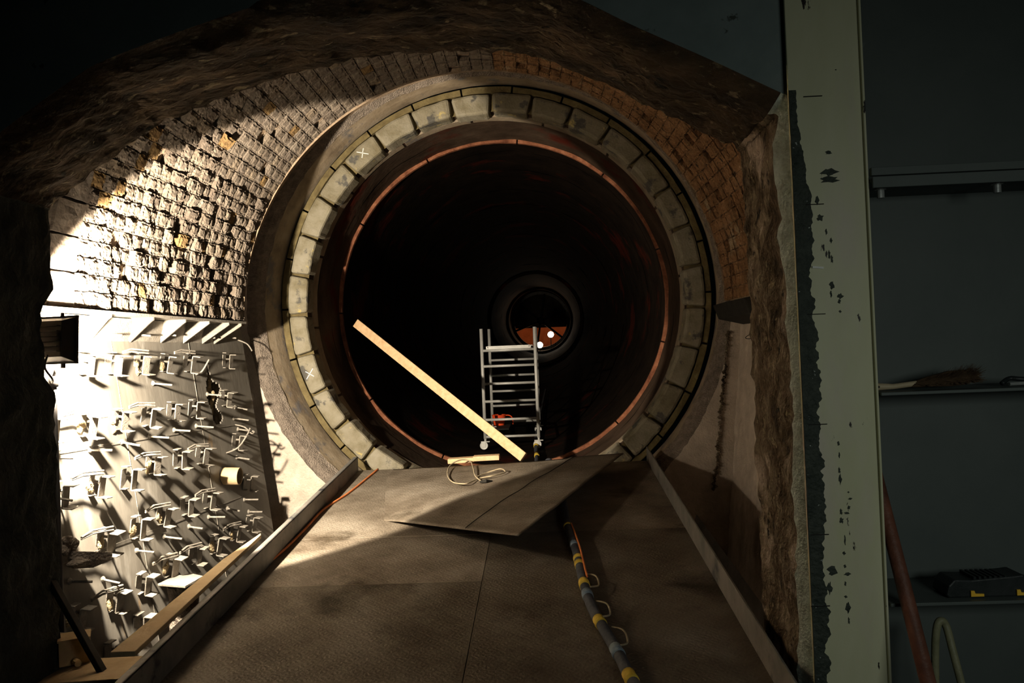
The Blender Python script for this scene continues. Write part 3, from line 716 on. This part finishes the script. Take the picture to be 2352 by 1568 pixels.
b = MB(); b.box((-.72, 14.2, -1.19), (.22, 1.95, .02)); b.build('side_board', M['black'], root)

# red bucket standing in the tower
bk = Vector((-.80, 13.9, -1.18)); bk = P(1146, 962, 13.9); bk.z = -1.18 + .0
root = empty('bucket', bk, 'small red plastic bucket with handle inside the scaffold tower', 'bucket')
b = MB(); b.lathe(bk, (0.0, 0, 1), [(0, .001), (0, .085), (.17, .115), (.175, .12), (.165, .108), (.01, .078)], 24); b.build('pail', M['red'], root, smooth=False)
b = MB(); b.tube(spline([bk + Vector((.10, 0, .16)), bk + Vector((.17, 0, .16)), bk + Vector((.22, 0, .12)), bk + Vector((.235, 0, .04)), bk + Vector((.23, 0, .01))], 5), .01, 6); b.build('bucket_handle', M['red'], root)

# ------------------------------------------------------------------ floodlight on its stand, behind the left jamb
root = empty('floodlight', LAMP - Vector((.06, .1, .16)), 'black halogen floodlight seen from behind at the left edge of the opening', 'floodlight')
fw = Vector((.16, .97, -.06)).normalized(); sd = fw.cross(Vector((0, 0, 1))).normalized(); upv = sd.cross(fw)
rotL = Matrix((sd, fw, upv)).transposed(); C0 = LAMP - fw * .06 - sd * .085
b = MB()
w2, h2 = .125, .145
ring0 = [C0 + sd * (sx * w2) + upv * (sz * h2) for sx, sz in ((-1, -1), (1, -1), (1, 1), (-1, 1))]
ring1 = [C0 - fw * .10 + sd * (sx * w2 * .8) + upv * (sz * h2 * .78) for sx, sz in ((-1, -1), (1, -1), (1, 1), (-1, 1))]
b.add(ring0 + ring1, [(0, 1, 5, 4), (1, 2, 6, 5), (2, 3, 7, 6), (3, 0, 4, 7), (4, 5, 6, 7)])
hs_ = b.build('lamp_housing', M['lampblack'], root, bevel=.004)
for k in range(6):
    s = MB(); s.box(C0 - fw * .115 + upv * (-.08 + .032 * k), (.18, .03, .006), rotL); s.build('cooling_fin', M['lampblack'], hs_)
b = MB()
for sx in (-1, 1): b.box(C0 + sd * sx * (w2 + .003), (.010, .02, 2 * h2 + .02), rotL)
for sz in (-1, 1): b.box(C0 + upv * sz * (h2 + .003), (2 * w2 + .02, .02, .010), rotL)
b.build('glass_frame', M['lampblack'], root)
b = MB(); b.box(C0 + fw * .001, (2 * w2 - .01, .004, 2 * h2 - .01), rotL); b.build('lamp_glass', M['glass'], root)
b = MB(); b.tube([C0 + upv * .15 + sd * .02, C0 + upv * .175 + sd * .02], .012, 8); b.tube([C0 - upv * .15 + sd * .03, C0 - upv * .18 + sd * .03], .014, 8); b.build('hinge_knob', M['lampblack'], root)
b = MB(); b.tube(spline([C0 - fw * .1 - upv * .1, C0 - fw * .12 - upv * .18 + sd * .0, C0 - fw * .08 - upv * .25 + sd * .02, C0 - upv * .27 - sd * .05], 6), .007, 6); b.build('lamp_cable', M['lampblack'], root, smooth=True)
p0 = C0 + Vector((-.085, .06, -.24))
root = empty('light_stand', Vector((p0.x, p0.y, -3.4)), 'dark tubular stand below the floodlight at the left jamb', 'stand')
b = MB(); b.tube([Vector((p0.x, p0.y, -3.38)), p0], .020, 12); b.build('pole', M['lampblack'], root, smooth=True)
b = MB(); b.tube([p0 - Vector((0, 0, .06)), p0 + Vector((0, 0, .01))], .030, 12); b.tube([p0, p0 + Vector((.04, -.02, .075))], .01, 8); b.build('collar', M['lampblack'], root, smooth=True)
for k in range(3):
    a = R(90 + 120 * k); b = MB(); b.tube([Vector((p0.x, p0.y, -2.9)), Vector((p0.x + .18 * math.cos(a), p0.y + .18 * math.sin(a), -3.39))], .012, 8); b.build('leg', M['lampblack'], root)

# ------------------------------------------------------------------ boards, box and bar beyond the left kerb
kt = lambda y: ramp_z(y) + .215
b = MB(); pl = [(-2.31, 4.5), (-2.31, 6.55), (-2.33, 6.6), (-2.40, 6.0), (-2.45, 4.5)]
b.slab([Vector((x - .0, y, kt(y) - .01)) for x, y in pl], (0, 0, 1), .03)
tag(b.build('timber_board', M['board'], bevel=.004), 'tan dusty board lying along the outside of the left kerb', 'board')
z2 = kt(4.9) - .19
b = MB(); b.slab([(-3.06, 4.75, z2 - .12), (-2.36, 4.55, z2 - .02), (-2.36, 4.9, z2 - .02), (-3.06, 5.15, z2 - .12)], (0, 0, 1), .03)
tag(b.build('timber_board', M['board'], bevel=.004), 'tan board crossing to the panel at the bottom left corner', 'board')
c = P(172, 1490, 5.05)
b = MB(); b.box(c, (.17, .16, .15), Matrix.Rotation(R(28), 3, 'Z')); root = empty('junction_box', c - Vector((0, 0, .08)), 'small brown steel box behind the leaning bar in the bottom left corner', 'box')
b.build('box_body', M['board'], root, bevel=.006)
b = MB(); b.box(c + Vector((0, 0, .08)), (.18, .17, .012), Matrix.Rotation(R(28), 3, 'Z')); b.tube([c + Vector((.06, -.1, -.04)), c + Vector((.1, -.14, -.04))], .02, 10); b.build('box_lid', M['board'], root)
b = MB(); b.bar(P(118, 1335, 4.93), P(262, 1590, 4.75), .035, .05, up=(0, 1, 0))
tag(b.build('steel_bar', M['lampblack'], bevel=.004), 'dark steel bar leaning against the foot of the left jamb', 'bar')

# ------------------------------------------------------------------ pit on the right of the ramp: sloping chute plates
b = MB(); b.slab([P(1600, 1180, 8.6), P(1760, 1400, 6.6), P(1760, 1600, 6.4), P(1560, 1300, 8.6)], (.5, .2, -1), .03)
tag(b.build('chute_plate', M['kerb'], bevel=.003), 'dark sloping plate down in the pit right of the ramp', 'plate')

# ------------------------------------------------------------------ steel column and stiffened panel on the right
CYF = 4.10
def cx(u, v): return P(u, v, CYF)
root = empty('steel_column', (1.42, CYF + .05, -3.4), 'tall flat steel column with peeling cream paint and a dark bare edge', 'column')
def edge_x(z): return 1.255 + 0 * z
b = MB(); b.box((1.44, CYF + .06, .6), (.36, .02, 8.0)); b.box((1.62, CYF + .07, .6), (.012, .08, 8.0)); b.build('face_plate', M['cream'], root, bevel=.004)
# bare strip along the jamb edge with a ragged outline
b = MB(); rr = random.Random(21); zt, zb, nn = 1.25, -2.3, 360
vs = []; 
for k in range(nn + 1):
    z = zt + (zb - zt) * k / nn
    wv = .075 + .024 * fnz((3.3, 0, z), 2.2, 3) + .022 * nz((1, 2, z), 13) + .014 * nz((1, 7, z), 45)
    fade = min(1, max(0, (1.15 - z) / .5)); wv = .012 + (wv - .012) * (fade * .6 + .4)
    vs += [Vector((1.262, CYF + .044, z)), Vector((1.262 + wv, CYF + .044, z)), Vector((1.262 + wv, CYF + .05, z))]
b.add(vs, [(3 * k, 3 * k + 3, 3 * k + 4, 3 * k + 1) for k in range(nn)] + [(3 * k + 1, 3 * k + 4, 3 * k + 5, 3 * k + 2) for k in range(nn)])
b.build('bare_edge_strip', M['bare'], root)
# flaked paint spots down the middle
b = MB()
for (u, v, w_, h_) in ((1905, 395, 34, 16), (1905, 412, 42, 14), (1903, 350, 14, 8), (1898, 532, 4, 14), (1909, 552, 5, 12), (1905, 585, 5, 18), (1911, 595, 5, 16), (1911, 655, 10, 18), (1909, 675, 4, 16), (1930, 680, 12, 12), (1928, 692, 6, 10), (1930, 715, 5, 6),
                       (1926, 1018, 5, 10), (1928, 1045, 3, 14), (1928, 1080, 5, 12), (1930, 1100, 6, 22), (1949, 1130, 4, 4), (1953, 1145, 8, 5), (1950, 1165, 6, 8), (1932, 1175, 6, 12), (1933, 1195, 9, 12), (1945, 1178, 12, 5), (1941, 1240, 3, 24), (1939, 1270, 6, 8),
                       (1941, 1300, 5, 8), (1947, 1318, 13, 8), (1942, 1340, 4, 10), (1943, 1370, 6, 6), (1948, 1395, 10, 24), (1950, 1425, 4, 14), (1877, 460, 8, 20), (1884, 500, 14, 14), (1920, 160, 3, 3), (1912, 1310, 20, 22), (1906, 1350, 10, 26)):
    c = P(u, v, CYF + .048); px = (CYF + .048) / F; n = 11; ph = rr.random() * 6
    pts = [c + Vector((w_ / 2 * px * math.cos(2 * math.pi * k / n) * (1 + .45 * math.sin(k * 2.3 + ph)), 0, h_ / 2 * px * math.sin(2 * math.pi * k / n) * (1 + .3 * math.sin(k * 3.1 + ph)))) for k in range(n)]
    b.add(pts, [tuple(range(n - 1, -1, -1))])
b.build('flaked_patch', M['bare'], root)
for v in (222, 722, 975, 1228, 1392, 470):
    s = MB(); p = P(1845 + v * .015, v, CYF + .046); s.box(p + Vector((.04, 0, 0)), (.09, .006, .004)); s.build('saw_cut', M['black'], root)
s = MB(); p = P(1879, 614, CYF + .045); s.bar(p - Vector((.028, 0, -.003)), p + Vector((.026, 0, -.003)), .006, .010); s.build('bright_scratch', M['chalk'], root)

BX0, BX1, BYB = 1.63, 3.4, 4.55
root = empty('stiffened_panel', (2.4, BYB, -3.4), 'grey painted steel door panel divided by horizontal stiffener shelves', 'panel')
b = MB(); b.box(((BX0 + BX1) / 2 - .1, BYB + .01, .6), (BX1 - BX0 + .3, .02, 8)); b.build('back_sheet', M['niche'], root)
zb_, zm_, zl_ = P(2150, 412, 4.1).z, P(2150, 897, 4.1).z, P(2150, 1385, 4.1).z
b = MB(); b.box(((BX0 + BX1) / 2, 4.33, zb_ + .012), (BX1 - BX0, .44, .02)); b.box(((BX0 + BX1) / 2, 4.10, zb_ + .0), (BX1 - BX0, .012, .055)); b.box(((BX0 + BX1) / 2, 4.12, zb_ + .055), (BX1 - BX0, .03, .04)); b.build('top_rail', M['niche'], root, bevel=.003)
for z in (zm_, zl_):
    b = MB(); b.box(((BX0 + BX1) / 2, 4.33, z - .008), (BX1 - BX0, .44, .016)); b.build('shelf_plate', M['niche'], root, bevel=.003)
for (u, v) in ((2022, 432), (2290, 424)):
    p = P(u, v, 4.2); s = MB(); s.lathe(Vector((p.x, 4.2, zb_)), (0, 0, -1), [(0, .028), (.02, .028), (.02, .018), (.062, .018), (.062, .001)], 12); s.build('bolt', M['bolt'], root)
b = MB(); b.slab([P(1925, 92, 4.3), P(1988, 98, 4.3), P(1984, 108, 4.3), P(1928, 152, 4.3)], (0, 1, 0), .012); b.build('gusset', M['niche'], root)

# things standing on or leaning at the panel
def shelf_pt(u, y, z): r = P(u, 900, y); return Vector((r.x, y, z))
x0 = P(2008, 888, 4.22).x; zs = zm_ + .002
root = empty('hand_brush', (x0 + .2, 4.24, zs), 'hand brush with pale wooden handle and dark bristles on the middle shelf', 'brush')
b = MB(); hpnt = [(x0, 0, .018), (x0 + .02, 0, .02), (x0 + .10, 0, .018), (x0 + .22, 0, .03), (x0 + .40, 0, .055), (x0 + .52, 0, .06)]
b.tube([Vector((x, 4.24, zs + z)) for x, y, z in hpnt], [.012, .020, .014, .014, .016, .012], 10); b.build('brush_handle', M['handle'], root, smooth=True)
b = MB(); b.tube([(x0 + .02, 4.217, zs + .02), (x0 + .02, 4.214, zs + .02)], .006, 8); b.build('hanging_hole', M['black'], root)
b = MB(); rr = random.Random(9)
for k in range(2600):
    t = rr.random(); a = rr.uniform(-1, 1); x = x0 + .20 + .27 * t
    hgt = .022 + .072 * min(1, t * 1.15) ** .8
    base = Vector((x, 4.24 + a * .022, zs + .02 + .3 * hgt)); el = rr.uniform(-.35, 1)
    tip = base + Vector((.035 + .035 * rr.random(), a * .04, hgt * .72 * el + rr.uniform(-.008, .008)))
    tip.z = max(tip.z, zs + .001); q = Vector((0, .0, .0022))
    b.add([base - q, base + q, tip + q * .4 + Vector((.002, 0, 0)), tip - q * .4], [(0, 1, 2, 3)])
b.tube([Vector((x0 + .19, 4.24, zs + .022)), Vector((x0 + .27, 4.24, zs + .036)), Vector((x0 + .38, 4.24, zs + .048)), Vector((x0 + .46, 4.24, zs + .052)), Vector((x0 + .50, 4.24, zs + .05))], [.012, .026, .040, .038, .012], 10)
b.build('bristles', M['bristle'], root)
x1 = P(2310, 875, 4.25).x
root = empty('pliers', (x1 + .05, 4.25, zs), 'small dark hand tool at the right end of the middle shelf', 'tool')
b = MB(); b.tube(spline([Vector((x1 - .02, 4.25, zs + .012)), Vector((x1 + .03, 4.27, zs + .035)), Vector((x1 + .09, 4.25, zs + .03)), Vector((x1 + .3, 4.24, zs + .02))], 5), .012, 8); b.build('grip', M['case'], root, smooth=True)
b = MB(); b.tube([Vector((x1 + .0, 4.22, zs + .01)), Vector((x1 + .14, 4.24, zs + .012))], .009, 8); b.build('jaw', M['bolt'], root)
# black case with yellow latches
zs = zl_ + .002; xa, xb = P(2155, 1340, 4.25).x, P(2350, 1340, 4.25).x; ym = 4.24; cxm = (xa + xb) / 2; w_ = xb - xa
root = empty('tool_case', (cxm, ym, zs), 'black plastic tool case with yellow latches on the lower shelf', 'case')
b = MB(); prof_ = [(0, .012), (.03, 0), (.97, 0), (1.0, .02), (.985, .07), (.90, .105), (.80, .10), (.30, .085), (.10, .09), (.03, .06)]
b.slab([Vector((xa + w_ * t, ym - .075, zs + z)) for t, z in prof_], (0, 1, 0), .16); b.build('case_body', M['case'], root, bevel=.008)
for k in range(7):
    s = MB(); s.box((xa + w_ * (.34 + .06 * k), ym - .0, zs + .093), (.012, .14, .014)); s.build('lid_rib', M['case'], root)
for t in (.27, .80):
    s = MB(); s.slab([Vector((xa + w_ * (t + dt), ym - .078, zs + z)) for dt, z in ((0, .008), (.15, .008), (.15, .02), (.05, .022), (.04, .036), (0, .036))], (0, -1, 0), .008); s.build('latch', M['latch'], root)
# leaning pipe and bent bar
a0, a1 = P(1985, 985, 4.50), P(2140, 1600, 3.85)
b = MB(); b.tube([a0, a0 * .9 + a1 * .1, a1 + (a1 - a0) * .9], [.024, .034, .036], 16); a1e = a1
tag(b.build('iron_pipe', M['pipe'], smooth=True), 'long rusty red pipe leaning on the grey panel beside the cream column', 'pipe')
pp = [P(2150, 1640, 4.1), P(2148, 1500, 4.1), P(2152, 1440, 4.1), P(2162, 1425, 4.1), P(2174, 1440, 4.1), P(2190, 1500, 4.05), P(2222, 1620, 4.0), P(2300, 1900, 3.9)]
b = MB(); b.tube(spline(pp, 8), .018, 12)
tag(b.build('bent_bar', M['olive'], smooth=True), 'olive bent bar with a hooked top standing right of the rusty pipe', 'bar')

# bent wire ties left in the right side wall
for (u, v, lb) in ((1722, 775, 'bent wire tie in the right brick pillar just below the black corbel'), (1748, 1062, 'bent wire tie low on the right brick pillar beside the rough jamb')):
    c = P(u, v, 8.9); b = MB(); b.tube(spline([c + Vector(q) for q in ((.06, 0, .02), (.0, -.01, .03), (-.05, -.02, .0), (-.01, -.02, -.012), (.05, 0, .008))], 6), .004, 6)
    tag(b.build('wire_tie', M['black']), lb, 'wire')
